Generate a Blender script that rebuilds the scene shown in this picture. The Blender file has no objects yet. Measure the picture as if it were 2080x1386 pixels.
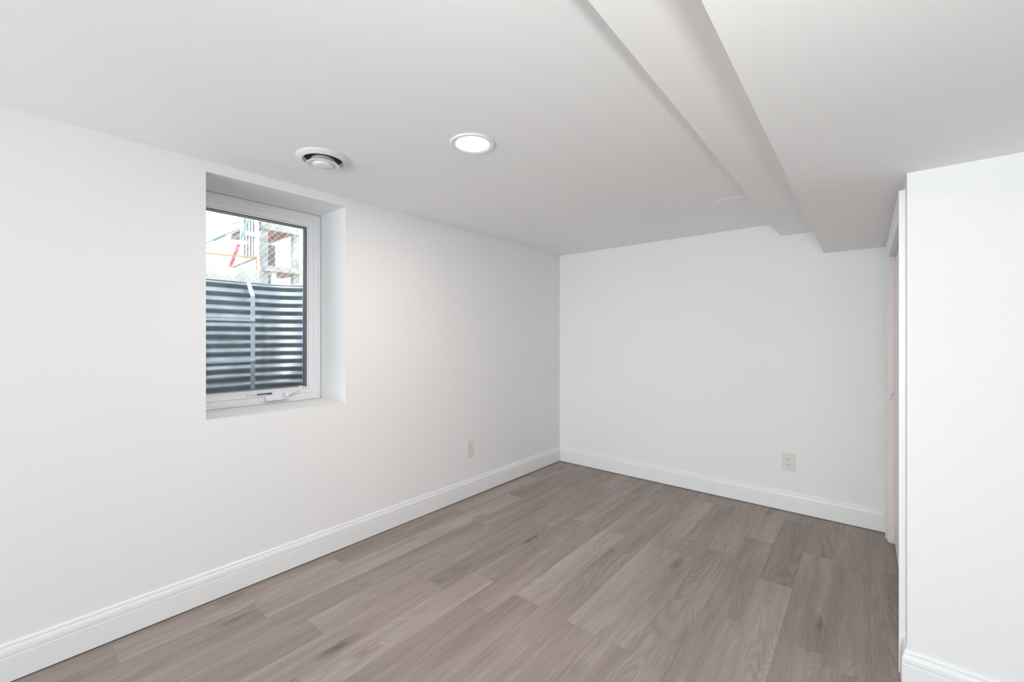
import bpy, math, random
from mathutils import Vector

# ------------------------------------------------------------------ camera, world, lights
sc = bpy.context.scene
COL = sc.collection
CAM = (2.459, -3.725, 1.287)
YAW = math.radians(39.88)
FOC = 858.1                       # focal length in photo pixels (2080 wide)
cd = bpy.data.cameras.new('camera')
cd.sensor_width = 36.0
cd.lens = FOC * 36.0 / 2080.0
cd.shift_y = -6.0 / 2080.0
cd.clip_start = 0.02
cam = bpy.data.objects.new('camera', cd)
cam.location = CAM
cam.rotation_euler = (math.radians(90), 0, YAW)
COL.objects.link(cam)
sc.camera = cam
sc.view_settings.view_transform = 'Standard'
sc.view_settings.look = 'None'
sc.view_settings.gamma = 1.0
sc.view_settings.use_curve_mapping = False
sc.view_settings.exposure = 0.33

w = bpy.data.worlds.new('daylight_sky')
sc.world = w
w.use_nodes = True
bg = w.node_tree.nodes['Background']
bg.inputs[0].default_value = (0.89, 0.94, 1.0, 1)
bg.inputs[1].default_value = 2.6


def lamp(name, kind, loc, power, color, size, rot=(0, 0, 0), size_y=None, spread=None):
    l = bpy.data.lights.new(name, kind)
    l.energy = power
    l.color = color
    if kind == 'AREA':
        l.shape = 'DISK' if size_y is None else 'RECTANGLE'
        l.size = size
        if size_y:
            l.size_y = size_y
        if spread:
            l.spread = spread
    elif kind == 'SUN':
        l.angle = size
    else:
        l.shadow_soft_size = size
    o = bpy.data.objects.new(name, l)
    o.location = loc
    o.rotation_euler = rot
    COL.objects.link(o)
    return o


# photographer's flash standing beside the camera, fill lamps added at the unseen rear, low sun outside
lamp('camera_flash', 'AREA', (2.57, -3.80, 1.44), 8.8, (1.0, 0.985, 0.965), 0.14, (math.radians(90 + 33), 0, YAW - math.radians(12)))
lamp('added_rear_fill', 'AREA', (1.1, -6.96, 0.95), 46.0, (0.965, 0.985, 1.0), 1.8, (math.radians(90 + 16), 0, 0), 1.7)
lamp('added_rear_fill', 'AREA', (3.0, -6.97, 0.95), 20.0, (0.965, 0.985, 1.0), 2.0, (math.radians(90 + 22), 0, 0), 1.7)
lamp('sun', 'SUN', (-6, -8, 8), 2.3, (1.0, 0.96, 0.90), math.radians(2),
     Vector((-0.45, 0.55, -0.75)).to_track_quat('-Z', 'Y').to_euler())

H = 2.15
ZB, ZS = 2.052, 1.890            # underside of the shallow beam, underside of the wide soffit
XB, XS = 1.978, 2.235
XR = 2.577                       # closet wall plane
YN = -1.612                      # short wall facing the camera
XE, YE = 5.0, -6.8               # far side and rear of the room
WD = 0.40                        # thickness of the outer wall


def on_plane(px, py, x):
    """point of the plane at this x that the camera sees at a photo pixel"""
    a = (px - 1040) / FOC
    b = -(py - 687) / FOC
    F = (-math.sin(YAW), math.cos(YAW))
    R = (math.cos(YAW), math.sin(YAW))
    r = (F[0] + a * R[0], F[1] + a * R[1], b)
    t = (x - CAM[0]) / r[0]
    return Vector((x, CAM[1] + t * r[1], CAM[2] + t * r[2]))


# ------------------------------------------------------------------ materials
def mat(name, color, rough=0.5, metal=0.0, noise=0.0, nscale=8.0, bump=0.0, bscale=200.0, spec=0.5, bdist=0.001):
    m = bpy.data.materials.new(name)
    m.use_nodes = True
    nt = m.node_tree
    p = nt.nodes['Principled BSDF']
    p.inputs['Roughness'].default_value = rough
    p.inputs['Metallic'].default_value = metal
    p.inputs['Specular IOR Level'].default_value = spec
    tc = nt.nodes.new('ShaderNodeTexCoord')
    nz = nt.nodes.new('ShaderNodeTexNoise')
    nz.inputs['Scale'].default_value = nscale
    nz.inputs['Detail'].default_value = 4
    nt.links.new(tc.outputs['Object'], nz.inputs['Vector'])
    rp = nt.nodes.new('ShaderNodeValToRGB')
    c0 = [max(0, c * (1 - noise)) for c in color]
    c1 = [min(1, c * (1 + noise)) for c in color]
    rp.color_ramp.elements[0].color = (*c0, 1)
    rp.color_ramp.elements[1].color = (*c1, 1)
    rp.color_ramp.elements[0].position = 0.3
    rp.color_ramp.elements[1].position = 0.7
    nt.links.new(nz.outputs['Fac'], rp.inputs['Fac'])
    nt.links.new(rp.outputs['Color'], p.inputs['Base Color'])
    if bump:
        n2 = nt.nodes.new('ShaderNodeTexNoise')
        n2.inputs['Scale'].default_value = bscale
        n2.inputs['Detail'].default_value = 3
        nt.links.new(tc.outputs['Object'], n2.inputs['Vector'])
        b = nt.nodes.new('ShaderNodeBump')
        b.inputs['Strength'].default_value = bump
        b.inputs['Distance'].default_value = bdist
        nt.links.new(n2.outputs['Fac'], b.inputs['Height'])
        nt.links.new(b.outputs['Normal'], p.inputs['Normal'])
    return m


def emit(name, color, strength):
    m = bpy.data.materials.new(name)
    m.use_nodes = True
    p = m.node_tree.nodes['Principled BSDF']
    p.inputs['Base Color'].default_value = (0.9, 0.9, 0.9, 1)
    p.inputs['Emission Color'].default_value = (*color, 1)
    p.inputs['Emission Strength'].default_value = strength
    return m


def glass_mat():
    m = bpy.data.materials.new('window_glass')
    m.use_nodes = True
    nt = m.node_tree
    nt.nodes.remove(nt.nodes['Principled BSDF'])
    out = nt.nodes['Material Output']
    tr = nt.nodes.new('ShaderNodeBsdfTransparent')
    tr.inputs[0].default_value = (0.93, 0.96, 0.97, 1)
    gl = nt.nodes.new('ShaderNodeBsdfGlossy')
    gl.inputs['Roughness'].default_value = 0.0
    fr = nt.nodes.new('ShaderNodeFresnel')
    fr.inputs['IOR'].default_value = 1.35
    mx = nt.nodes.new('ShaderNodeMixShader')
    nt.links.new(fr.outputs[0], mx.inputs[0])
    nt.links.new(tr.outputs[0], mx.inputs[1])
    nt.links.new(gl.outputs[0], mx.inputs[2])
    nt.links.new(mx.outputs[0], out.inputs[0])
    return m


def floor_mat():
    m = bpy.data.materials.new('grey_oak_vinyl_plank')
    m.use_nodes = True
    nt = m.node_tree
    N, L = nt.nodes, nt.links
    p = N['Principled BSDF']
    p.inputs['Specular IOR Level'].default_value = 0.4

    def node(t, **kw):
        n = N.new(t)
        for k, v in kw.items():
            setattr(n, k, v)
        return n

    def math_(op, a, b=None, c=None):
        n = node('ShaderNodeMath', operation=op)
        for i, v in enumerate((a, b, c)):
            if v is None:
                continue
            if isinstance(v, (int, float)):
                n.inputs[i].default_value = v
            else:
                L.new(v, n.inputs[i])
        return n.outputs[0]

    tc = node('ShaderNodeTexCoord')
    at = node('ShaderNodeAttribute', attribute_name='plank')
    sep = node('ShaderNodeSeparateColor')
    L.new(at.outputs['Color'], sep.inputs[0])
    tone, r1, r2 = sep.outputs[0], sep.outputs[1], sep.outputs[2]
    off = node('ShaderNodeCombineXYZ')
    L.new(math_('MULTIPLY', r1, 37.0), off.inputs[0])
    L.new(math_('MULTIPLY', r2, 53.0), off.inputs[1])
    L.new(math_('MULTIPLY', r1, 11.0), off.inputs[2])
    add = node('ShaderNodeVectorMath', operation='ADD')
    L.new(tc.outputs['Object'], add.inputs[0])
    L.new(off.outputs[0], add.inputs[1])

    def stretched(sx, sy, scale, detail=4, rough=0.55, dist=0.0):
        mp = node('ShaderNodeMapping')
        mp.inputs['Scale'].default_value = (sx, sy, 1)
        L.new(add.outputs[0], mp.inputs['Vector'])
        nz = node('ShaderNodeTexNoise')
        nz.inputs['Scale'].default_value = scale
        nz.inputs['Detail'].default_value = detail
        nz.inputs['Roughness'].default_value = rough
        nz.inputs['Distortion'].default_value = dist
        L.new(mp.outputs[0], nz.inputs['Vector'])
        return nz.outputs['Fac']

    broad = stretched(9, 0.9, 1.0, 3, 0.5, 0.4)          # soft streaks
    mid = stretched(30, 1.6, 1.0, 5, 0.6, 0.3)
    fine = stretched(260, 7.0, 1.0, 3, 0.6)
    where = stretched(5, 0.8, 1.0, 1, 0.5)
    wr = node('ShaderNodeMapRange')
    wr.inputs['From Min'].default_value = 0.48
    wr.inputs['From Max'].default_value = 0.60
    L.new(where, wr.inputs['Value'])
    # knots: sparse dark spots
    mp = node('ShaderNodeMapping')
    mp.inputs['Scale'].default_value = (7, 2.0, 1)
    L.new(add.outputs[0], mp.inputs['Vector'])
    vo = node('ShaderNodeTexVoronoi')
    vo.inputs['Scale'].default_value = 1.0
    L.new(mp.outputs[0], vo.inputs['Vector'])
    kd = math_('ADD', vo.outputs['Distance'], math_('MULTIPLY', math_('SUBTRACT', mid, 0.5), 0.35))
    kn = node('ShaderNodeMapRange')
    kn.inputs['From Min'].default_value = 0.03
    kn.inputs['From Max'].default_value = 0.20
    kn.inputs['To Min'].default_value = 1.0
    kn.inputs['To Max'].default_value = 0.0
    L.new(kd, kn.inputs['Value'])
    csep = node('ShaderNodeSeparateColor')
    L.new(vo.outputs['Color'], csep.inputs[0])
    has = math_('GREATER_THAN', csep.outputs[0], 0.60)
    wide = node('ShaderNodeMapRange')
    wide.inputs['From Min'].default_value = 0.05
    wide.inputs['From Max'].default_value = 0.48
    wide.inputs['To Min'].default_value = 1.0
    wide.inputs['To Max'].default_value = 0.0
    L.new(vo.outputs['Distance'], wide.inputs['Value'])
    near = math_('MULTIPLY', wide.outputs[0], has)
    field = stretched(4.5, 0.75, 1.0, 1.5, 0.4, 0.6)     # contour lines make cathedral grain
    rings = math_('SINE', math_('ADD', math_('MULTIPLY', field, 200.0), math_('MULTIPLY', near, 16.0)))
    ringamt = math_('MULTIPLY', math_('MULTIPLY', rings, math_('MAXIMUM', wr.outputs[0], near)), 0.075)
    knot = math_('MULTIPLY', math_('MULTIPLY', kn.outputs[0], has), 0.42)

    v = math_('ADD', math_('MULTIPLY', math_('SUBTRACT', tone, 0.5), 0.34), 0.5)
    v = math_('ADD', v, math_('MULTIPLY', math_('SUBTRACT', broad, 0.5), 0.70))
    v = math_('ADD', v, math_('MULTIPLY', math_('SUBTRACT', mid, 0.5), 0.60))
    v = math_('ADD', v, math_('MULTIPLY', math_('SUBTRACT', fine, 0.5), 0.55))
    v = math_('ADD', v, ringamt)
    v = math_('SUBTRACT', v, knot)
    rp = node('ShaderNodeValToRGB')
    e = rp.color_ramp.elements
    e[0].position = 0.0
    e[0].color = (0.160, 0.128, 0.108, 1)
    e[1].position = 1.0
    e[1].color = (0.50, 0.443, 0.402, 1)
    k = rp.color_ramp.elements.new(0.5)
    k.color = (0.325, 0.275, 0.243, 1)
    L.new(v, rp.inputs['Fac'])
    # seams from the plank uv (metres inside the plank)
    uv = node('ShaderNodeUVMap', uv_map='plank_uv')
    us = node('ShaderNodeSeparateXYZ')
    L.new(uv.outputs[0], us.inputs[0])
    uvb = node('ShaderNodeUVMap', uv_map='plank_far')
    ub = node('ShaderNodeSeparateXYZ')
    L.new(uvb.outputs[0], ub.inputs[0])
    edge = math_('MINIMUM', math_('MINIMUM', us.outputs[0], us.outputs[1]),
                 math_('MINIMUM', ub.outputs[0], ub.outputs[1]))
    sr = node('ShaderNodeMapRange')
    sr.inputs['From Min'].default_value = 0.0004
    sr.inputs['From Max'].default_value = 0.0016
    sr.inputs['To Min'].default_value = 0.80
    sr.inputs['To Max'].default_value = 1.0
    L.new(edge, sr.inputs['Value'])
    mul = node('ShaderNodeMix', data_type='RGBA', blend_type='MULTIPLY')
    mul.inputs[0].default_value = 1.0
    L.new(rp.outputs['Color'], mul.inputs[6])
    gs = node('ShaderNodeCombineColor')
    for i in range(3):
        L.new(sr.outputs[0], gs.inputs[i])
    L.new(gs.outputs[0], mul.inputs[7])
    L.new(mul.outputs[2], p.inputs['Base Color'])
    rr = node('ShaderNodeMapRange')
    rr.inputs['To Min'].default_value = 0.42
    rr.inputs['To Max'].default_value = 0.56
    L.new(mid, rr.inputs['Value'])
    L.new(rr.outputs[0], p.inputs['Roughness'])
    bp = node('ShaderNodeBump')
    bp.inputs['Strength'].default_value = 0.12
    bp.inputs['Distance'].default_value = 0.0008
    L.new(fine, bp.inputs['Height'])
    L.new(bp.outputs[0], p.inputs['Normal'])
    return m


M = dict(
    wall=mat('matte_white_wall_paint', (0.865, 0.865, 0.87), 0.75, noise=0.006, nscale=1.5, bump=0.05, bscale=60, spec=0.25),
    ceil=mat('flat_white_ceiling_paint', (0.92, 0.918, 0.915), 0.85, noise=0.006, nscale=1.2, bump=0.05, bscale=60, spec=0.2),
    trim=mat('semigloss_white_trim', (0.87, 0.875, 0.88), 0.35, noise=0.004, nscale=4),
    door=mat('closet_door_bounce_tint', (0.86, 0.80, 0.775), 0.45, noise=0.01, nscale=3),  # pinkish tint stands for light bounced up from the floor
    vinyl=mat('white_window_vinyl', (0.84, 0.85, 0.875), 0.35, noise=0.004),
    gasket=mat('dark_glazing_gasket', (0.045, 0.055, 0.07), 0.4, noise=0.1),
    spacer=mat('aluminium_glazing_spacer', (0.55, 0.60, 0.66), 0.35, metal=0.5, noise=0.03),
    caulk=mat('caulk_line', (0.62, 0.61, 0.55), 0.7, noise=0.08, nscale=30),
    glass=glass_mat(),
    floor=floor_mat(),
    almond=mat('light_almond_plate', (0.76, 0.74, 0.70), 0.35, noise=0.01),
    slot=mat('dark_socket_slot', (0.03, 0.028, 0.025), 0.6, noise=0.1),
    screw=mat('painted_screw', (0.68, 0.66, 0.62), 0.3, metal=0.3, noise=0.02),
    vent=mat('white_vent_plastic', (0.80, 0.805, 0.81), 0.4, noise=0.005),
    duct=mat('dark_duct_throat', (0.02, 0.02, 0.022), 0.7, noise=0.2),
    lens=emit('warm_led_diffuser', (1.0, 0.86, 0.70), 7.0),
    ink=mat('black_ink', (0.02, 0.02, 0.025), 0.5, noise=0.05),
    paper=mat('white_sticker', (0.85, 0.85, 0.88), 0.4, noise=0.01),
    greyink=mat('grey_ink', (0.42, 0.42, 0.45), 0.5, noise=0.05),
    steel=mat('galvanised_corrugated_steel', (0.40, 0.42, 0.445), 0.42, metal=0.70, noise=0.18, nscale=9, bump=0.15, bscale=25, bdist=0.003),
    galv=mat('galvanised_strap', (0.66, 0.71, 0.80), 0.5, metal=0.25, noise=0.06, nscale=14),
    gravel=mat('grey_gravel', (0.22, 0.21, 0.20), 0.9, noise=0.4, nscale=40, bump=1.0, bscale=40, bdist=0.02),
    soil=mat('pale_dry_soil', (0.40, 0.36, 0.30), 0.95, noise=0.25, nscale=6, bump=0.6, bscale=14, bdist=0.02),
    concrete=mat('old_concrete', (0.60, 0.57, 0.50), 0.9, noise=0.22, nscale=5, bump=0.5, bscale=30, bdist=0.004),
    foundation=mat('foundation_concrete', (0.42, 0.42, 0.42), 0.9, noise=0.15, nscale=5),
    timber=mat('weathered_timber', (0.50, 0.46, 0.43), 0.85, noise=0.30, nscale=12, bump=0.4, bscale=60, bdist=0.003),
    darktimber=mat('dark_stained_timber', (0.24, 0.19, 0.175), 0.85, noise=0.25, nscale=12),
    redwood=mat('reddish_deck_boards', (0.60, 0.38, 0.28), 0.8, noise=0.2, nscale=14),
    siding=mat('white_painted_siding', (0.80, 0.82, 0.85), 0.7, noise=0.03),
    stucco=mat('pale_cream_stucco', (0.93, 0.90, 0.86), 0.9, noise=0.04, nscale=3, bump=0.3, bscale=40, bdist=0.004),
    white=mat('white_painted_wood', (0.92, 0.92, 0.92), 0.6, noise=0.02),
    red=mat('red_painted_pole', (0.70, 0.10, 0.12), 0.45, noise=0.08),
    green=mat('teal_painted_steel', (0.22, 0.34, 0.34), 0.5, noise=0.1),
    orange=mat('orange_twine', (0.85, 0.32, 0.10), 0.8, noise=0.1),
    wire=mat('galvanised_fence_wire', (0.45, 0.47, 0.50), 0.45, metal=0.5, noise=0.1),
    black=mat('dark_void', (0.01, 0.01, 0.01), 1.0, noise=0.1),
)


# ------------------------------------------------------------------ mesh helpers
class MB:
    def __init__(self):
        self.v, self.f, self.smooth = [], [], []

    def add(self, vs, fs, smooth=False):
        b = len(self.v)
        self.v += [tuple(p) for p in vs]
        self.f += [tuple(i + b for i in q) for q in fs]
        self.smooth += [smooth] * len(fs)
        return self

    def box(self, a, b, bev=0.0):
        x0, x1 = sorted((a[0], b[0]))
        y0, y1 = sorted((a[1], b[1]))
        z0, z1 = sorted((a[2], b[2]))
        if bev <= 0:
            vs = [(x, y, z) for z in (z0, z1) for y in (y0, y1) for x in (x0, x1)]
            return self.add(vs, [(0, 2, 3, 1), (4, 5, 7, 6), (0, 1, 5, 4), (2, 6, 7, 3), (0, 4, 6, 2), (1, 3, 7, 5)])
        import bmesh
        bm = bmesh.new()
        bmesh.ops.create_cube(bm, size=1.0)
        for v in bm.verts:
            v.co = Vector(((x0 + x1) / 2 + v.co.x * (x1 - x0), (y0 + y1) / 2 + v.co.y * (y1 - y0), (z0 + z1) / 2 + v.co.z * (z1 - z0)))
        bmesh.ops.bevel(bm, geom=list(bm.edges), offset=bev, segments=2, profile=0.6, affect='EDGES')
        bm.verts.index_update()
        self.add([v.co[:] for v in bm.verts], [[v.index for v in f.verts] for f in bm.faces])
        bm.free()
        return self

    def beam(self, p, q, wdt, hgt, up=(0, 0, 1)):
        """rectangular bar from p to q"""
        p, q = Vector(p), Vector(q)
        d = (q - p).normalized()
        u = Vector(up)
        s = d.cross(u)
        if s.length < 1e-5:
            s = d.cross(Vector((1, 0, 0)))
        s.normalize()
        u = s.cross(d).normalized()
        vs = [c + s * a * wdt / 2 + u * b * hgt / 2 for c in (p, q) for a, b in ((-1, -1), (1, -1), (1, 1), (-1, 1))]
        return self.add(vs, [(0, 3, 2, 1), (4, 5, 6, 7), (0, 1, 5, 4), (1, 2, 6, 5), (2, 3, 7, 6), (3, 0, 4, 7)])

    def tube(self, pts, r, n=10):
        pts = [Vector(p) for p in pts]
        vs, fs = [], []
        for i, p in enumerate(pts):
            d = (pts[min(i + 1, len(pts) - 1)] - pts[max(i - 1, 0)]).normalized()
            a = d.cross(Vector((0.13, 0.31, 0.94)))
            a.normalize()
            b = d.cross(a)
            rr = r[i] if isinstance(r, (list, tuple)) else r
            for k in range(n):
                t = 2 * math.pi * k / n
                vs.append(p + (a * math.cos(t) + b * math.sin(t)) * rr)
        for i in range(len(pts) - 1):
            for k in range(n):
                fs.append((i * n + k, i * n + (k + 1) % n, (i + 1) * n + (k + 1) % n, (i + 1) * n + k))
        fs.append(tuple(range(n))[::-1])
        fs.append(tuple((len(pts) - 1) * n + k for k in range(n)))
        return self.add(vs, fs, True)

    def lathe(self, prof, c, axis='z', n=64):
        """prof: (radius, height) pairs around an axis through c"""
        vs, fs = [], []
        m = len(prof)
        for k in range(n):
            t = 2 * math.pi * k / n
            for r, h in prof:
                a, b = r * math.cos(t), r * math.sin(t)
                if axis == 'z':
                    vs.append((c[0] + a, c[1] + b, c[2] + h))
                elif axis == 'x':
                    vs.append((c[0] + h, c[1] + a, c[2] + b))
                else:
                    vs.append((c[0] + a, c[1] + h, c[2] + b))
        for k in range(n):
            k2 = (k + 1) % n
            for i in range(m - 1):
                fs.append((k * m + i, k2 * m + i, k2 * m + i + 1, k * m + i + 1))
        return self.add(vs, fs, True)

    def build(self, name, m, parent=None):
        me = bpy.data.meshes.new(name)
        me.from_pydata(self.v, [], self.f)
        me.materials.append(m)
        for p, s in zip(me.polygons, self.smooth):
            p.use_smooth = s
        me.validate()
        import bmesh
        bm = bmesh.new()
        bm.from_mesh(me)
        bmesh.ops.remove_doubles(bm, verts=bm.verts, dist=1e-6)
        bmesh.ops.recalc_face_normals(bm, faces=bm.faces)
        for e in bm.edges:
            if len(e.link_faces) == 2 and e.calc_face_angle(0) > 0.6:
                e.smooth = False
        bm.to_mesh(me)
        bm.free()
        o = bpy.data.objects.new(name, me)
        COL.objects.link(o)
        if parent is not None:
            o.parent = parent
            o.matrix_parent_inverse = parent.matrix_basis.inverted()
        return o


def sweep(path, prof, closed=False):
    """sweep a profile (offset to the LEFT of travel, z) along a plan polyline, mitred corners"""
    P = [Vector(p) for p in path]
    mb = MB()
    rings = []
    for i, p in enumerate(P):
        d0 = (P[i] - P[i - 1]).normalized() if i else (P[1] - P[0]).normalized()
        d1 = (P[i + 1] - P[i]).normalized() if i < len(P) - 1 else d0
        n0, n1 = Vector((-d0.y, d0.x)), Vector((-d1.y, d1.x))
        m_ = (n0 + n1) / (1 + n0.dot(n1))
        rings.append([(p.x + m_.x * o, p.y + m_.y * o, z) for o, z in prof])
    k = len(prof)
    vs = [v for r in rings for v in r]
    fs = []
    for i in range(len(P) - 1):
        for j in range(k):
            j2 = (j + 1) % k
            fs.append((i * k + j, i * k + j2, (i + 1) * k + j2, (i + 1) * k + j))
    fs.append(tuple(range(k))[::-1])
    fs.append(tuple((len(P) - 1) * k + j for j in range(k)))
    return mb.add(vs, fs)


def empty(name, loc):
    o = bpy.data.objects.new(name, None)
    o.location = loc
    o.empty_display_size = 0.05
    COL.objects.link(o)
    return o


def tag(o, label=None, cat=None, group=None, kind=None):
    if label:
        o['label'] = label
    if cat:
        o['category'] = cat
    if group:
        o['group'] = group
    if kind:
        o['kind'] = kind
    return o


def thing(name, loc, label, cat, group=None):
    return tag(empty(name, loc), label, cat, group)


# ------------------------------------------------------------------ room shell
# floor: one mesh, each plank a face with its own tone
PW, PL = 0.152, 0.945
rnd = random.Random(11)
known = {0: -1.55, 5: -2.077, 6: -2.28, 7: -2.087, 8: -2.29, 9: -2.092, 12: -0.65, 13: -1.136, 14: -1.60, 16: -0.63}
tones = {(7, -2.087): 0.95, (9, -2.092): 0.98, (9, -1.147): 0.80, (12, -0.65): 0.92, (13, -1.136): 0.12,
         (13, -2.081): 0.88, (5, -3.022): 0.85, (0, -1.55): 0.85, (0, -2.495): 0.30, (6, -3.225): 0.30,
         (5, -2.077): 0.35, (8, -2.29): 0.45, (8, -1.345): 0.35, (6, -2.28): 0.40, (16, -0.63): 0.35,
         (14, -1.60): 0.4, (14, -2.545): 0.5, (12, -1.595): 0.45, (10, -1.5): 0.4, (1, -2.9): 0.9, (1, -1.955): 0.75}
fv, ff, uv0, uv1, cols = [], [], [], [], []
i = -1
while 0.046 + PW * i < XE + 0.15:
    x0, x1 = 0.046 + PW * i, 0.046 + PW * (i + 1)
    j0 = known.get(i, -(rnd.random() * PL) - 1.0)
    y = j0
    while y < 0.15:
        y += PL
    while y > YE - 0.15 - PL:
        a, b = y - PL, y
        tone = 0.26 + 0.34 * rnd.random()
        for (ti, ty), tv in tones.items():
            if ti == i and abs(ty - a) < 0.06:
                tone = tv
        c = (tone, rnd.random(), rnd.random(), 1)
        X0, X1 = max(x0, -0.15), min(x1, XE + 0.15)
        Y0, Y1 = max(a, YE - 0.15), min(b, 0.15)
        if X1 > X0 and Y1 > Y0:
            n = len(fv)
            pts = [(X0, Y0), (X1, Y0), (X1, Y1), (X0, Y1)]
            fv += [(p[0], p[1], 0) for p in pts]
            ff.append((n, n + 1, n + 2, n + 3))
            uv0 += [(p[0] - x0, p[1] - a) for p in pts]
            uv1 += [(x1 - p[0], b - p[1]) for p in pts]
            cols += [c] * 4
        y -= PL
    i += 1
me = bpy.data.meshes.new('floor')
n = len(fv)
me.from_pydata(fv + [(-0.15, YE - 0.15, -0.12), (XE + 0.15, YE - 0.15, -0.12), (XE + 0.15, 0.15, -0.12), (-0.15, 0.15, -0.12)], [], ff + [(n + 3, n + 2, n + 1, n)])
for nm, data in (('plank_uv', uv0), ('plank_far', uv1)):
    l = me.uv_layers.new(name=nm)
    for q, t in enumerate(data):
        l.data[q].uv = t
ca = me.color_attributes.new(name='plank', type='FLOAT_COLOR', domain='CORNER')
for q, t in enumerate(cols):
    ca.data[q].color = t
me.materials.append(M['floor'])
fl = bpy.data.objects.new('floor', me)
COL.objects.link(fl)
tag(fl, kind='structure')

# ceiling with the shallow beam and the wide soffit, one stepped slab
T = 2.40
prof = [(-WD, H), (XB, H), (XB, ZB), (XS, ZB), (XS, ZS), (XE + 0.15, ZS), (XE + 0.15, T), (-WD, T)]
mb = MB()
ya, yb = YE - 0.15, 0.15
vs = [(x, ya, z) for x, z in prof] + [(x, yb, z) for x, z in prof]
k = len(prof)
mb.add(vs, [tuple(range(k)), tuple(range(2 * k - 1, k - 1, -1))] + [(j, (j + 1) % k, k + (j + 1) % k, k + j) for j in range(k)])
tag(mb.build('ceiling', M['ceil']), kind='structure')


def pierced_wall(name, m, axis, d0, d1, a0, a1, z0, z1, holes):
    """wall slab between d0 and d1 on the given axis, with rectangular holes (a0,a1,z0,z1)"""
    mb = MB()
    As = sorted({a0, a1, *[h[0] for h in holes], *[h[1] for h in holes]})
    Zs = sorted({z0, z1, *[h[2] for h in holes], *[h[3] for h in holes]})

    def solid(i, j):
        if not (0 <= i < len(As) - 1 and 0 <= j < len(Zs) - 1):
            return False
        ca_, cz = (As[i] + As[i + 1]) / 2, (Zs[j] + Zs[j + 1]) / 2
        return not any(h[0] < ca_ < h[1] and h[2] < cz < h[3] for h in holes)

    def P(d, a, z):
        return (d, a, z) if axis == 'x' else (a, d, z)
    for i in range(len(As) - 1):
        for j in range(len(Zs) - 1):
            if not solid(i, j):
                continue
            A0, A1, Z0, Z1 = As[i], As[i + 1], Zs[j], Zs[j + 1]
            for d in (d0, d1):
                mb.add([P(d, A0, Z0), P(d, A1, Z0), P(d, A1, Z1), P(d, A0, Z1)], [(0, 1, 2, 3)])
            for (di, dj, e) in ((-1, 0, ((A0, Z0), (A0, Z1))), (1, 0, ((A1, Z0), (A1, Z1))), (0, -1, ((A0, Z0), (A1, Z0))), (0, 1, ((A0, Z1), (A1, Z1)))):
                if not solid(i + di, j + dj):
                    (p0, q0), (p1, q1) = e
                    mb.add([P(d0, p0, q0), P(d0, p1, q1), P(d1, p1, q1), P(d1, p0, q0)], [(0, 1, 2, 3)])
    return tag(mb.build(name, m), kind='structure')


WY0, WY1, WZ0, WZ1 = -3.103, -2.383, 0.887, 2.098
pierced_wall('wall_left', M['wall'], 'x', -0.318, 0.0, YE - 0.15, 0.15, 0.0, H, [(WY0, WY1, WZ0, WZ1)])
WY0 = -3.137                     # the frame runs on a little behind the near drywall return
pierced_wall('wall_left_outer', M['foundation'], 'x', -WD, -0.318, YE - 0.15, 0.15, 0.0, H, [(WY0, WY1, WZ0, WZ1)])
pierced_wall('wall_back', M['wall'], 'y', 0.0, 0.15, 0.0, XE + 0.15, 0.0, H, [])
OY0, OY1, OZ = -1.465, -0.165, 1.80
pierced_wall('wall_right', M['wall'], 'x', XR, XR + 0.11, YN + 0.11, 0.0, 0.0, ZS, [(OY0, OY1, 0.0, OZ)])
pierced_wall('wall_right_front', M['wall'], 'y', YN, YN + 0.11, XR, XE, 0.0, ZS, [])
pierced_wall('wall_far_right', M['wall'], 'x', XE, XE + 0.15, YE - 0.15, 0.15, 0.0, ZS, [])
RX0, RX1, RZ0, RZ1 = 0.12, 4.3, 0.05, 1.87
pierced_wall('wall_rear', M['wall'], 'y', YE - 0.15, YE, 0.0, XE, 0.0, H, [(RX0, RX1, RZ0, RZ1)])
# closet interior liner behind the bifold door
tag(MB().box((XR + 0.75, -1.5, 0.0), (XR + 0.80, 0.0, ZS)).build('wall_closet', M['wall']), kind='structure')

# unseen glazed door behind the camera, added to let the fill lamps in
rw = empty('door_2_added', ((RX0 + RX1) / 2, YE - 0.1, RZ0))
tag(rw, kind='structure')
mb = MB()
for a, b in (((RX0, RZ0), (RX1, RZ0 + 0.06)), ((RX0, RZ1 - 0.06), (RX1, RZ1)), ((RX0, RZ0), (RX0 + 0.06, RZ1)), ((RX1 - 0.06, RZ0), (RX1, RZ1)), (((RX0 + RX1) / 2 - 0.03, RZ0), ((RX0 + RX1) / 2 + 0.03, RZ1))):
    mb.box((a[0], YE - 0.12, a[1]), (b[0], YE - 0.06, b[1]))
mb.build('window_frame', M['vinyl'], rw)
MB().box((RX0 + 0.05, YE - 0.095, RZ0 + 0.05), (RX1 - 0.05, YE - 0.09, RZ1 - 0.05)).build('window_glass', M['glass'], rw)

# baseboards
BP = [(0.0, 0.006), (0.015, 0.006), (0.015, 0.097), (0.0135, 0.100), (0.0145, 0.103), (0.0148, 0.112), (0.0138, 0.121),
      (0.0115, 0.129), (0.0095, 0.1325), (0.0075, 0.134), (0.0085, 0.1365), (0.0082, 0.141), (0.0065, 0.1455), (0.003, 0.149), (0.0, 0.149)]
# offset is to the left of travel
tag(sweep([(0, 0), (0, YE)], BP).build('baseboard_left', M['trim']), kind='structure')
tag(sweep([(XR, 0), (0.0, 0)], BP).build('baseboard_back', M['trim']), kind='structure')
tag(sweep([(XE, YN), (XR, YN), (XR, OY0 - 0.064)], [(-0.0 + o, z) for o, z in BP][::1]).build('baseboard_right', M['trim']), kind='structure')

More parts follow.
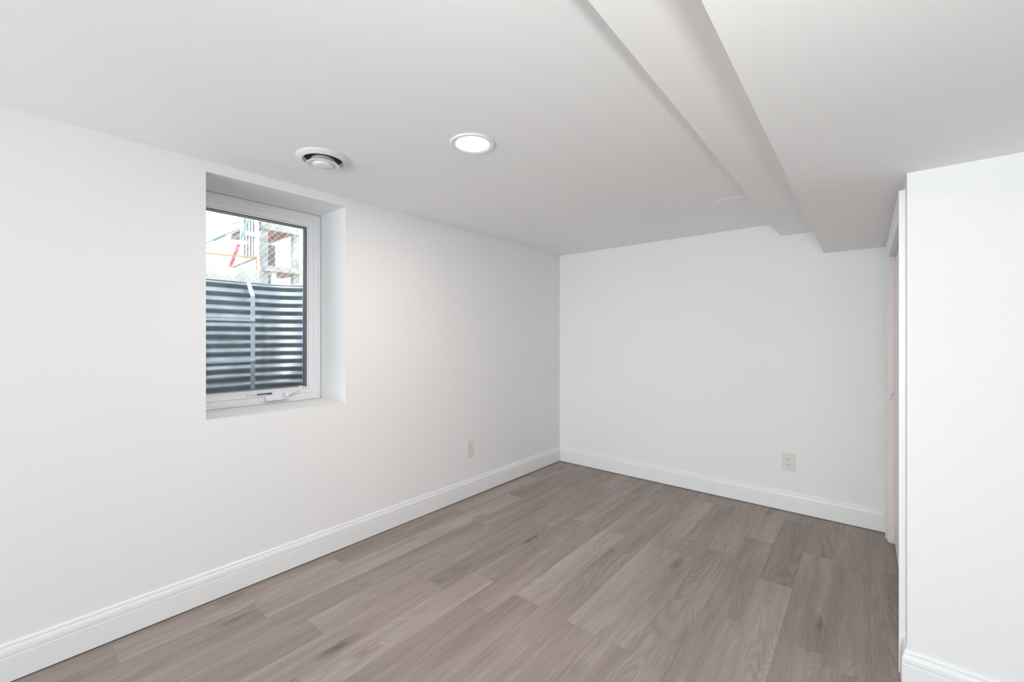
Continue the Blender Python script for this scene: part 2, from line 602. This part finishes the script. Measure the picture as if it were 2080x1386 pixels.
# closet casing: mitred moulding, thick outer edge, thin inner edge
CP = [(0.0, 0.0), (0.018, 0.0), (0.0185, 0.003), (0.018, 0.008), (0.0150, 0.013), (0.0145, 0.022), (0.0125, 0.040), (0.0095, 0.048), (0.0095, 0.052), (0.0075, 0.058), (0.006, 0.064), (0.0, 0.064)]
# (protrusion from the wall, distance inward from the outer edge)
cas = empty('trim_1', (XR, (OY0 + OY1) / 2, 0.0))
tag(cas, kind='structure')
ZT = OZ + 0.052


def casing_leg(yo, sgn, mitre):
    mb = MB()
    k = len(CP)
    vs = [(XR - p, yo + sgn * d, 0.004) for p, d in CP] + [(XR - p, yo + sgn * d, ZT - d * (0.052 / 0.064)) for p, d in CP]
    mb.add(vs, [tuple(range(k)), tuple(range(2 * k - 1, k - 1, -1))] + [(j, (j + 1) % k, k + (j + 1) % k, k + j) for j in range(k)])
    return mb


casing_leg(OY0 - 0.064, 1, True).build('side_casing', M['trim'], cas)
casing_leg(OY1 + 0.064, -1, True).build('side_casing', M['trim'], cas)
mb = MB()
k = len(CP)
vs = [(XR - p, OY0 - 0.064 + d, ZT - d * (0.052 / 0.064)) for p, d in CP] + [(XR - p, OY1 + 0.064 - d, ZT - d * (0.052 / 0.064)) for p, d in CP]
mb.add(vs, [tuple(range(k)), tuple(range(2 * k - 1, k - 1, -1))] + [(j, (j + 1) % k, k + (j + 1) % k, k + j) for j in range(k)])
mb.build('head_casing', M['trim'], cas)
# jamb lining
mb = MB()
mb.box((XR - 0.004, OY1 - 0.004, 0.004), (XR + 0.11, OY1 + 0.012, OZ))
mb.box((XR - 0.004, OY0 - 0.012, 0.004), (XR + 0.11, OY0 + 0.004, OZ))
mb.box((XR - 0.004, OY0, OZ - 0.004), (XR + 0.11, OY1, OZ + 0.012))
mb.build('jamb', M['door'], cas)  # jamb takes the door colour to put its shade into the paint

# bifold closet door
DX = XR + 0.024
door = empty('door_1', (DX + 0.017, (OY0 + OY1) / 2, 0.012))
tag(door, kind='structure')
MB().box((DX + 0.002, OY0 + 0.005, OZ - 0.026), (DX + 0.03, OY1 - 0.005, OZ - 0.005)).build('top_track', M['spacer'], door)
wleaf = (OY1 - OY0 - 0.02) / 4
for q in range(4):
    a = OY0 + 0.006 + q * (wleaf + 0.0025)
    lf = MB().box((DX, a, 0.012), (DX + 0.034, a + wleaf, OZ - 0.028), 0.002).build('door_leaf', M['door'], door)
for yk in (-0.25,):
    kb = MB().lathe([(0.0, 0.0), (0.013, 0.0), (0.013, -0.003), (0.0065, -0.006), (0.006, -0.013), (0.011, -0.017), (0.0155, -0.022), (0.0155, -0.027), (0.011, -0.031), (0.0, -0.032)], (DX, yk, 0.925), 'x', 32)
    kb.build('knob', M['trim'], door)['label'] = 'small round white knob'

# ------------------------------------------------------------------ escape window
FX = -0.325
win = empty('window_1', (FX, (WY0 + WY1) / 2, WZ0))
tag(win, kind='structure')


def ring(y0, y1, z0, z1, wd, x0, x1, mb=None, bev=0.0015):
    mb = mb or MB()
    # mitred rectangular ring facing +x: bar wd wide between x0 (back) and x1 (front)
    o = [(y0, z0), (y1, z0), (y1, z1), (y0, z1)]
    i_ = [(y0 + wd, z0 + wd), (y1 - wd, z0 + wd), (y1 - wd, z1 - wd), (y0 + wd, z1 - wd)]
    vs = [(x0, *p) for p in o] + [(x0, *p) for p in i_]
    ob = [(y0 + bev, z0 + bev), (y1 - bev, z0 + bev), (y1 - bev, z1 - bev), (y0 + bev, z1 - bev)]
    ib = [(y0 + wd - bev, z0 + wd - bev), (y1 - wd + bev, z0 + wd - bev), (y1 - wd + bev, z1 - wd + bev), (y0 + wd - bev, z1 - wd + bev)]
    vs += [(x1 - bev, *p) for p in o] + [(x1 - bev, *p) for p in i_] + [(x1, *p) for p in ob] + [(x1, *p) for p in ib]
    fs = []
    for q in range(4):
        r = (q + 1) % 4
        fs += [(q, r, 4 + r, 4 + q), (q, r, 8 + r, 8 + q), (4 + q, 4 + r, 12 + r, 12 + q), (8 + q, 8 + r, 16 + r, 16 + q), (12 + q, 12 + r, 20 + r, 20 + q), (16 + q, 16 + r, 20 + r, 20 + q)]
    return mb.add(vs, fs)


g = 0.002
fr = ring(WY0 + g, WY1 - g, WZ0 + g, WZ1 - g, 0.012, -0.395, FX + 0.004)
ring(WY0 + 0.014, WY1 - 0.014, WZ0 + 0.014, WZ1 - 0.014, 0.036, -0.395, FX, fr)
fr.build('window_frame', M['vinyl'], win)
s = ring(WY0 + 0.050, WY1 - 0.050, WZ0 + 0.046, WZ1 - 0.050, 0.030, -0.385, FX + 0.006)
ring(WY0 + 0.080, WY1 - 0.080, WZ0 + 0.076, WZ1 - 0.080, 0.010, -0.385, FX + 0.001, s)
s.build('sash', M['vinyl'], win)
ring(WY0 + 0.090, WY1 - 0.090, WZ0 + 0.084, WZ1 - 0.090, 0.0022, -0.3335, FX - 0.003, bev=0.0004).build('gasket', M['gasket'], win)
ring(WY0 + 0.090, WY1 - 0.090, WZ0 + 0.084, WZ1 - 0.090, 0.009, -0.352, -0.3385, bev=0.0005).build('spacer', M['spacer'], win)
ring(WY0 + 0.099, WY1 - 0.099, WZ0 + 0.093, WZ1 - 0.099, 0.0018, -0.3535, -0.3388, bev=0.0003).build('inner_gasket', M['gasket'], win)
gy0, gy1, gz0, gz1 = WY0 + 0.088, WY1 - 0.088, WZ0 + 0.084, WZ1 - 0.088
gp = MB().box((-0.338, gy0, gz0), (-0.334, gy1, gz1))
gp.box((-0.358, gy0, gz0), (-0.354, gy1, gz1))
gp.build('glass_pane', M['glass'], win)
ring(WY0 + 0.0005, WY1 - 0.0005, WZ0 + 0.0005, WZ1 - 0.0005, 0.004, FX - 0.002, FX + 0.0060, bev=0.001).build('caulk_line', M['caulk'], win)

# folding crank
crk = MB()
yc0, yc1 = -2.725, -2.590
crk.box((FX, yc0, 0.905), (FX + 0.022, yc1, 0.936), 0.004)
crank = crk.build('crank_housing', M['vinyl'], win)
MB().lathe([(0.0, 0.030), (0.010, 0.030), (0.013, 0.027), (0.013, 0.0), (0.0, 0.0)], (FX + 0.014, -2.612, 0.938), 'x', 24).build('crank_hub', M['vinyl'], crank)
arm = MB().tube([(FX + 0.034, -2.612, 0.938), (FX + 0.036, -2.590, 0.944), (FX + 0.037, -2.560, 0.957), (FX + 0.036, -2.535, 0.966)], [0.008, 0.007, 0.0055, 0.005], 12)
arm.build('crank_arm', M['vinyl'], crank)
MB().lathe([(0.0, -0.004), (0.006, -0.003), (0.009, 0.003), (0.009, 0.016), (0.006, 0.021), (0.0, 0.022)], (FX + 0.036, -2.530, 0.964), 'z', 20).build('crank_knob', M['vinyl'], crank)

# sticker on the bottom rail of the sash
SX = FX + 0.0062
st = MB().box((SX, -2.828, 0.9405), (SX + 0.0004, -2.683, 0.9605)).build('sticker', M['vinyl'], win)
st['label'] = 'small printed sticker with black lettering'


def text_mesh(name, body, size, loc, m, parent, rot=(math.radians(90), 0, math.radians(90))):
    c = bpy.data.curves.new(name, 'FONT')
    c.body = body
    c.size = size
    c.extrude = 0.0001
    o = bpy.data.objects.new(name, c)
    COL.objects.link(o)
    bpy.context.view_layer.update()
    dg = bpy.context.evaluated_depsgraph_get()
    me = bpy.data.meshes.new_from_object(o.evaluated_get(dg))
    bpy.data.objects.remove(o)
    me.materials.clear()
    me.materials.append(m)
    t = bpy.data.objects.new(name, me)
    COL.objects.link(t)
    t.location = loc
    t.rotation_euler = rot
    t.parent = parent
    t.matrix_parent_inverse = parent.matrix_basis.inverted()
    return t


text_mesh('lettering', 'ANDERSEN', 0.0085, (SX + 0.0006, -2.811, 0.9440), M['ink'], st)
lg = MB()
for q in range(7):
    a = math.pi * q / 6
    lg.box((SX + 0.0004, -2.8205 + 0.0035 * math.cos(a) - 0.0006, 0.9465 + 0.004 * math.sin(a) - 0.0006), (SX + 0.0007, -2.8205 + 0.0035 * math.cos(a) + 0.0006, 0.9465 + 0.004 * math.sin(a) + 0.0006))
lg.box((SX + 0.0004, -2.8212, 0.9425), (SX + 0.0007, -2.8198, 0.9480))
lg.build('logo', M['ink'], st)
bar = MB().box((SX + 0.0004, -2.768, 0.9435), (SX + 0.0007, -2.685, 0.9555)).build('black_bar', M['ink'], st)
gl_ = MB()
rnd2 = random.Random(3)
for row in range(4):
    y = -2.765
    while y < -2.718:
        ln = 0.003 + rnd2.random() * 0.007
        gl_.box((SX + 0.0007, y, 0.9448 + row * 0.0027), (SX + 0.0009, y + ln, 0.9460 + row * 0.0027))
        y += ln + 0.0018
gl_.box((SX + 0.0007, -2.712, 0.9515), (SX + 0.0009, -2.689, 0.9535))
gl_.build('fine_print', M['greyink'], st)

# ------------------------------------------------------------------ ceiling fittings
lc = (1.122, -2.399, H)
rl = thing('recessed_light', lc, 'round white recessed ceiling light, lit warm white', 'ceiling light')
MB().lathe([(0.098, 0.0), (0.0985, -0.004), (0.096, -0.007), (0.088, -0.0075), (0.0745, -0.003), (0.0715, 0.004), (0.0715, 0.0)], lc).build('trim_ring', M['trim'], rl)
MB().lathe([(0.0, -0.0025), (0.069, -0.0025), (0.0715, -0.001), (0.0715, 0.0)], lc).build('diffuser', M['lens'], rl)
lamp('downlight', 'AREA', (lc[0], lc[1], H - 0.012), 9.5, (1.0, 0.89, 0.81), 0.13)

vc = (0.464, -2.750, H)
vt = thing('ceiling_vent', vc, 'round white adjustable air vent in the ceiling near the window', 'vent')
MB().lathe([(0.118, 0.0), (0.118, -0.003), (0.114, -0.007), (0.104, -0.012), (0.097, -0.016), (0.093, -0.017), (0.090, -0.015), (0.086, -0.006), (0.084, 0.0)], vc).build('flange', M['vent'], vt)
MB().lathe([(0.0, -0.0006), (0.0845, -0.0006), (0.0845, 0.0)], vc).build('throat', M['duct'], vt)
MB().lathe([(0.0, -0.004), (0.050, -0.004), (0.056, -0.014), (0.066, -0.026), (0.073, -0.031), (0.0745, -0.034), (0.072, -0.036), (0.062, -0.033), (0.050, -0.029), (0.044, -0.029)], vc).build('cone', M['vent'], vt)
MB().lathe([(0.046, -0.028), (0.046, -0.033), (0.042, -0.040), (0.035, -0.0425), (0.0, -0.043)], vc).build('hub', M['vent'], vt)

cc = (1.808, -0.800, H)
cp = tag(MB().lathe([(0.0, -0.004), (0.070, -0.004), (0.083, -0.003), (0.088, -0.0008), (0.088, 0.0)], cc).build('cover_plate', M['ceil']),
         'faint round white blank plate on the ceiling beside the beam', 'cover plate')


# ------------------------------------------------------------------ outlets
def outlet(name, label, org, u, nrm, wd, ht, sw, m_plate):
    """org centre on the wall, u horizontal unit vector along the wall, nrm into the room"""
    O, U, Nn, Z = Vector(org), Vector(u), Vector(nrm), Vector((0, 0, 1))
    root = thing(name, org, label, 'outlet', 'duplex outlets on the walls')

    def bx(u0, u1, z0, z1, d0, d1, bev=0.0, mb=None):
        mb = mb or MB()
        p = O + U * u0 + Z * z0 + Nn * d0
        q = O + U * u1 + Z * z1 + Nn * d1
        return mb.box(p, q, bev)
    bx(-wd / 2, wd / 2, -ht / 2, ht / 2, 0.0, 0.0065, 0.0022).build('wall_plate', m_plate, root)
    for s_ in (1, -1):
        zc = s_ * 0.0195
        rc = bx(-0.0165, 0.0165, zc - 0.0135, zc + 0.0135, 0.0055, 0.0085, 0.0012).build('receptacle', m_plate, root)
        sl = MB()
        bx(-0.0075 * sw, -0.0055 * sw, zc - 0.001, zc + 0.0075, 0.008, 0.0088, mb=sl)
        bx(0.0055 * sw, 0.0075 * sw, zc, zc + 0.0070, 0.008, 0.0088, mb=sl)
        ax = 'y' if abs(Nn.y) > 0.5 else 'x'
        sgn = Nn.y if ax == 'y' else Nn.x
        c_ = O + Z * (zc - 0.0065)
        sl.lathe([(0.0, 0.0088 * sgn), (0.0027, 0.0088 * sgn), (0.0027, 0.008 * sgn)], c_, ax, 12)
        sl.build('slots', M['slot'], rc)
    sc_ = MB()
    ax = 'y' if abs(Nn.y) > 0.5 else 'x'
    sgn = Nn.y if ax == 'y' else Nn.x
    sc_.lathe([(0.0, 0.0078 * sgn), (0.003, 0.0075 * sgn), (0.0034, 0.006 * sgn)], O, ax, 14)
    sc_.build('screw', M['screw'], root)
    return root


outlet('wall_outlet', 'light almond duplex outlet low on the back wall', (2.024, 0.0, 0.367), (1, 0, 0), (0, -1, 0), 0.086, 0.126, 1.25, M['almond'])
outlet('wall_outlet', 'light almond duplex outlet low on the window wall', (0.0, -1.315, 0.388), (0, 1, 0), (1, 0, 0), 0.076, 0.126, 1.0, M['almond'])

# ------------------------------------------------------------------ outside: window well
GZ = 1.66
plan = [(-WD - 0.005, -3.32), (-0.98, -3.32)]
R_ = 0.30
for q in range(1, 12):
    a = math.radians(90 * q / 12)
    plan.append((-0.98 - R_ * math.sin(a) - 0.02 * 0, -3.32 + R_ * (1 - math.cos(a))))
plan.append((-1.28, -3.02))
YS = -2.06                                   # right flank of the well
plan.append((-1.29, -2.70))
plan.append((-1.295, -2.50))
plan.append((-1.29, YS - 0.30))
for q in range(1, 14):
    a = math.radians(90 * q / 14)
    plan.append((-1.29 + 0.36 * (1 - math.cos(a)), YS - 0.30 + 0.30 * math.sin(a)))
plan.append((-0.93, YS))
plan.append((-0.60, YS))
plan.append((-WD - 0.005, YS))
PITCH, AMP = 0.066, 0.0085
ztop, zbot = 1.722, 0.50
nz = int((ztop - zbot) / PITCH * 12)
P2 = [Vector(p) for p in plan]
mb = MB()
vs, fs = [], []
nrm2 = []
for i, p in enumerate(P2):
    d = (P2[min(i + 1, len(P2) - 1)] - P2[max(i - 1, 0)]).normalized()
    nrm2.append(Vector((d.y, -d.x)))
for i, p in enumerate(P2):
    for j in range(nz + 1):
        z = zbot + (ztop - zbot) * j / nz
        o = AMP * math.sin(2 * math.pi * (ztop - z) / PITCH)
        vs.append((p.x + nrm2[i].x * o, p.y + nrm2[i].y * o, z))
for i in range(len(P2) - 1):
    for j in range(nz):
        a = i * (nz + 1) + j
        fs.append((a, a + 1, a + nz + 2, a + nz + 1))
mb.add(vs, fs, True)
well = thing('window_well', (-0.9, -2.7, zbot), 'curved corrugated galvanised steel window well outside the window', 'window well')
sh = mb.build('corrugated_shell', M['steel'], well)
for p_ in sh.data.polygons:
    p_.use_smooth = True
sol = sh.modifiers.new('thickness', 'SOLIDIFY')
sol.thickness = 0.002
sol.offset = 0
rim = MB().tube([(p.x, p.y, ztop + 0.004) for p in P2], 0.006, 8)
rim.build('rim', M['steel'], well)

# escape ladder hooked over the rim
lad = thing('escape_ladder', (-1.2, -2.69, 0.62), 'light steel escape ladder hooked over the rim of the window well', 'ladder')
for yy in (-2.495, -2.885):
    r_ = MB()
    pts = [(-1.200, 0.62), (-1.200, 1.615), (-1.300, 1.735), (-1.335, 1.732)]
    for (xa, za), (xb, zb_) in zip(pts[:-1], pts[1:]):
        r_.beam((xa, yy, za), (xb, yy, zb_), 0.030, 0.005, up=(1, 0, 0.2))
    r_.build('rail', M['galv'], lad)
for zz in (1.425, 1.111, 0.797):
    MB().box((-1.212, -2.900, zz - 0.010), (-1.190, -2.480, zz + 0.010), 0.002).build('rung', M['galv'], lad)

tag(MB().box((-1.35, -3.35, 0.36), (-WD, -2.03, zbot + 0.02)).build('gravel_bed', M['gravel']), 'grey gravel covering the bottom of the window well', 'gravel', kind='stuff')
# ground around the well: four slabs leaving the hole open
pierced_g = MB()
gx0, gx1, gy0_, gy1_ = -14.0, -WD, -14.0, 10.0
hx0, hy0, hy1 = -1.33, -3.36, -2.02
for a, b in (((gx0, gy0_), (hx0, gy1_)), ((hx0, gy0_), (gx1, hy0)), ((hx0, hy1), (gx1, gy1_))):
    pierced_g.box((a[0], a[1], 0.3), (b[0], b[1], GZ))
tag(pierced_g.build('ground', M['soil']), kind='structure')

# low concrete wall
CW = -2.9
a = on_plane(418, 537, CW)
tag(MB().box((CW - 0.2, -6.0, GZ), (CW, -1.86, a.z), 0.012).build('concrete_wall', M['concrete']), 'low weathered concrete wall beyond the window well', 'wall')


# ------------------------------------------------------------------ outside: timber stair landing
X1 = -3.6


def q(px, py, x=X1):
    return on_plane(px, py, x)


tf = thing('timber_landing', (X1, -1.3, GZ), 'weathered timber stair landing frame behind the wire fence', 'landing')


def post(px0, px1, ytop, x, m, name='post', zb=GZ, zt=None, dep=0.09):
    a_, b_ = q(px0, ytop, x), q(px1, ytop, x)
    MB().box((x - dep, a_.y, zb), (x, b_.y, zt or max(a_.z, b_.z)), 0.003).build(name, m, tf)


zlow0, zlow1 = q(532, 550).z, q(532, 539).z
ztp0, ztp1 = q(545, 468).z, q(545, 454).z
post(531.5, 545, 468, X1 - 0.002, M['timber'], zt=ztp0)
post(596, 608, 478, X1 - 0.002, M['timber'], zt=ztp0)
yl, yr = q(530, 500).y, q(613, 500).y
MB().box((X1, yl, ztp0), (X1 + 0.04, yr - 0.02, ztp1), 0.003).build('beam', M['timber'], tf)
MB().box((X1, yl + 0.01, zlow0), (X1 + 0.04, yr + 0.02, zlow1), 0.003).build('beam', M['timber'], tf)
# rear post, side joists and deck boards seen from below
xr_ = X1 - 1.15
da, db = on_plane(547, 500, xr_).y, on_plane(559, 500, xr_).y
MB().box((xr_ - 0.10, da, GZ), (xr_, db, ztp0 + 0.05), 0.003).build('post', M['darktimber'], tf)
MB().box((X1 - 1.15, yl, ztp0), (X1 - 0.005, yl + 0.04, ztp1 - 0.002), 0.002).build('joist', M['darktimber'], tf)
MB().box((X1 - 1.15, yr - 0.10, ztp0 + 0.02), (X1 - 0.005, yr - 0.06, ztp1 - 0.002), 0.002).build('joist', M['redwood'], tf)
bd = MB()
for kk in range(9):
    bd.box((X1 - 0.12 * kk - 0.125, yl - 0.02, ztp1), (X1 - 0.12 * kk - 0.010, yr - 0.03, ztp1 + 0.028))
bd.build('deck_boards', M['redwood'], tf)
bd = MB()
ym = q(562, 550).y
for kk in range(4):
    bd.box((X1 - 0.12 * kk - 0.125, ym, zlow0 - 0.01), (X1 - 0.12 * kk - 0.010, yr - 0.05, zlow0 + 0.02))
bd.build('lower_boards', M['redwood'], tf)
MB().box((X1 - 0.045, ym - 0.06, GZ), (X1 - 0.005, ym, zlow0), 0.002).build('post', M['white'], tf)

# pale siding panel behind the landing
tag(MB().box((X1 - 1.48, yl + 0.28, GZ), (X1 - 1.40, yr + 1.2, ztp0 + 0.25)).build('siding_panel', M['siding']), 'pale grey-white siding panel behind the timber landing', 'panel')

# picket railing of the neighbour's stair
rx = -3.45
pr = thing('picket_railing', (rx, q(510, 500, rx).y, GZ), 'white framed railing with dark gaps left of the timber landing', 'railing')


def qq(px, py):
    return on_plane(px, py, rx)


za_, zb2, zm0, zm1 = qq(510, 532).z, qq(525, 449).z, qq(510, 479).z, qq(510, 470).z
y0_, y1_ = qq(494, 500).y, qq(529, 500).y
MB().box((rx - 0.05, y1_ - 0.055, GZ), (rx, y1_ - 0.015, zb2 + 0.3), 0.003).build('post', M['white'], pr)
MB().box((rx - 0.05, y0_ - 0.02, GZ), (rx, y0_ + 0.012, zb2 + 0.1), 0.003).build('post', M['white'], pr)
MB().box((rx - 0.06, y0_, zb2 + 0.03), (rx - 0.01, y1_, zb2 + 0.10), 0.003).build('top_rail', M['white'], pr)
MB().box((rx - 0.06, y0_, zm0), (rx - 0.01, y1_, zm1), 0.003).build('middle_rail', M['white'], pr)
MB().box((rx - 0.06, y0_, za_ - 0.10), (rx - 0.01, y1_, za_ + 0.02), 0.003).build('bottom_rail', M['white'], pr)
gap = (y1_ - 0.055 - y0_ - 0.012) / 4
for kk in range(3):
    yy = y0_ + 0.012 + (kk + 1) * gap
    MB().box((rx - 0.05, yy - 0.007, za_), (rx - 0.02, yy + 0.007, zb2 + 0.05), 0.002).build('picket', M['white'], pr)
MB().box((rx - 0.11, y0_ + 0.02, za_ + 0.05), (rx - 0.08, y1_ - 0.05, zb2 + 0.02)).build('backing_board', M['darktimber'], pr)

# stair handrail running down to the left
h0, h1 = on_plane(405, 499, -4.0), on_plane(493, 461, -4.0)
hr = thing('stair_handrail', (-4.0, h0.y, GZ), 'slanted grey metal handrail descending left of the railing', 'handrail')
MB().tube([h0, h1], 0.009).build('rail', M['wire'], hr)
j0_, j1_ = on_plane(432, 488, -4.0), on_plane(457, 477, -4.0)
MB().tube([j0_, j1_], 0.017).build('sleeve', M['green'], hr)
MB().tube([on_plane(400, 500, -4.0), Vector((-4.0, on_plane(400, 500, -4.0).y, GZ))], 0.018).build('post', M['wire'], hr)
MB().tube([h1, Vector((-4.0, h1.y, GZ))], 0.012).build('post', M['white'], hr)
u0, u1 = on_plane(472, 456, -4.0), on_plane(496, 442, -4.0)
MB().tube([u0, u1, u1 + (u1 - u0) * 2.5], 0.008).build('upper_rail', M['wire'], hr)

# leaning pole, green upper end
p0, p1, p2 = on_plane(468, 541, -3.4), on_plane(488, 488, -3.4), on_plane(498, 462, -3.4)
p0 = p0 + (p0 - p1) * ((p0.z - GZ) / (p1.z - p0.z))
pole = thing('leaning_pole', p0, 'red leaning pole with a green upper end outside', 'pole')
MB().tube([p0, p1], 0.019).build('red_section', M['red'], pole)
MB().tube([p1, p2, p2 + (p2 - p1) * 0.6], 0.015).build('green_section', M['green'], pole)

# orange twine and its brace
t0, t1 = on_plane(395, 512, -3.35), on_plane(521, 523, -3.35)
tag(MB().tube([t0 + (t0 - t1) * 1.5, t0, (t0 + t1) / 2 - Vector((0, 0, 0.004)), t1], 0.0075, 8).build('twine', M['orange']), 'orange twine stretched across in front of the leaning pole', 'twine')
b0, b1 = on_plane(479, 541, -3.33), on_plane(521, 524, -3.33)
bb_ = thing('brace_stake', (b0.x, b0.y, GZ), 'thin brown diagonal stake meeting the orange twine', 'stake')
MB().tube([b0 + (b0 - b1) * 1.0, b1], 0.009, 8).build('stake', M['darktimber'], bb_)
MB().tube([Vector((b1.x, b1.y, GZ)), b1 + Vector((0, 0, 0.02))], 0.007, 8).build('peg', M['orange'], bb_)

# chain-link fence
fx = -2.25
fe = thing('chain_link_fence', (fx, -2.4, GZ), 'galvanised chain-link fence standing beyond the window well', 'fence')
mesh = MB()
fy0, fy1, fz0, fz1 = -4.2, -0.9, GZ + 0.02, 3.0
CELL = 0.062
wr_ = 0.0016


def wire_seg(pa, pb):
    mesh.tube([pa, pb], wr_, 3)


n_ = int((fy1 - fy0 + fz1 - fz0) / CELL) + 2
for s_ in (1, -1):
    for kk in range(n_):
        c0 = kk * CELL
        # line: y - fy0 = c0 - (z - fz0) or mirrored
        zA = max(0.0, c0 - (fy1 - fy0))
        zB_ = min(fz1 - fz0, c0)
        if zB_ <= zA:
            continue
        ya_, yb_ = c0 - zA, c0 - zB_
        if s_ == -1:
            ya_, yb_ = (fy1 - fy0) - ya_, (fy1 - fy0) - yb_
        wire_seg((fx + s_ * 0.0015, fy0 + ya_, fz0 + zA), (fx + s_ * 0.0015, fy0 + yb_, fz0 + zB_))
mesh.build('wire_mesh', M['wire'], fe)
for yy in (fy0, fy1):
    MB().tube([(fx, yy, GZ), (fx, yy, fz1 + 0.08)], 0.024, 14).build('post', M['wire'], fe)
MB().tube([(fx, fy0, fz1), (fx, fy1, fz1)], 0.018, 12).build('top_rail', M['wire'], fe)

# neighbour's pale house behind everything
nb = thing('neighbour_house', (-9.0, -1.0, GZ), 'pale cream house wall far behind the fence', 'house')
MB().box((-9.6, -8.0, GZ), (-9.0, 5.0, GZ + 5.2)).build('wall', M['stucco'], nb)
MB().box((-9.7, -8.1, GZ + 5.2), (-8.7, 5.1, GZ + 5.35)).build('eave', M['white'], nb)
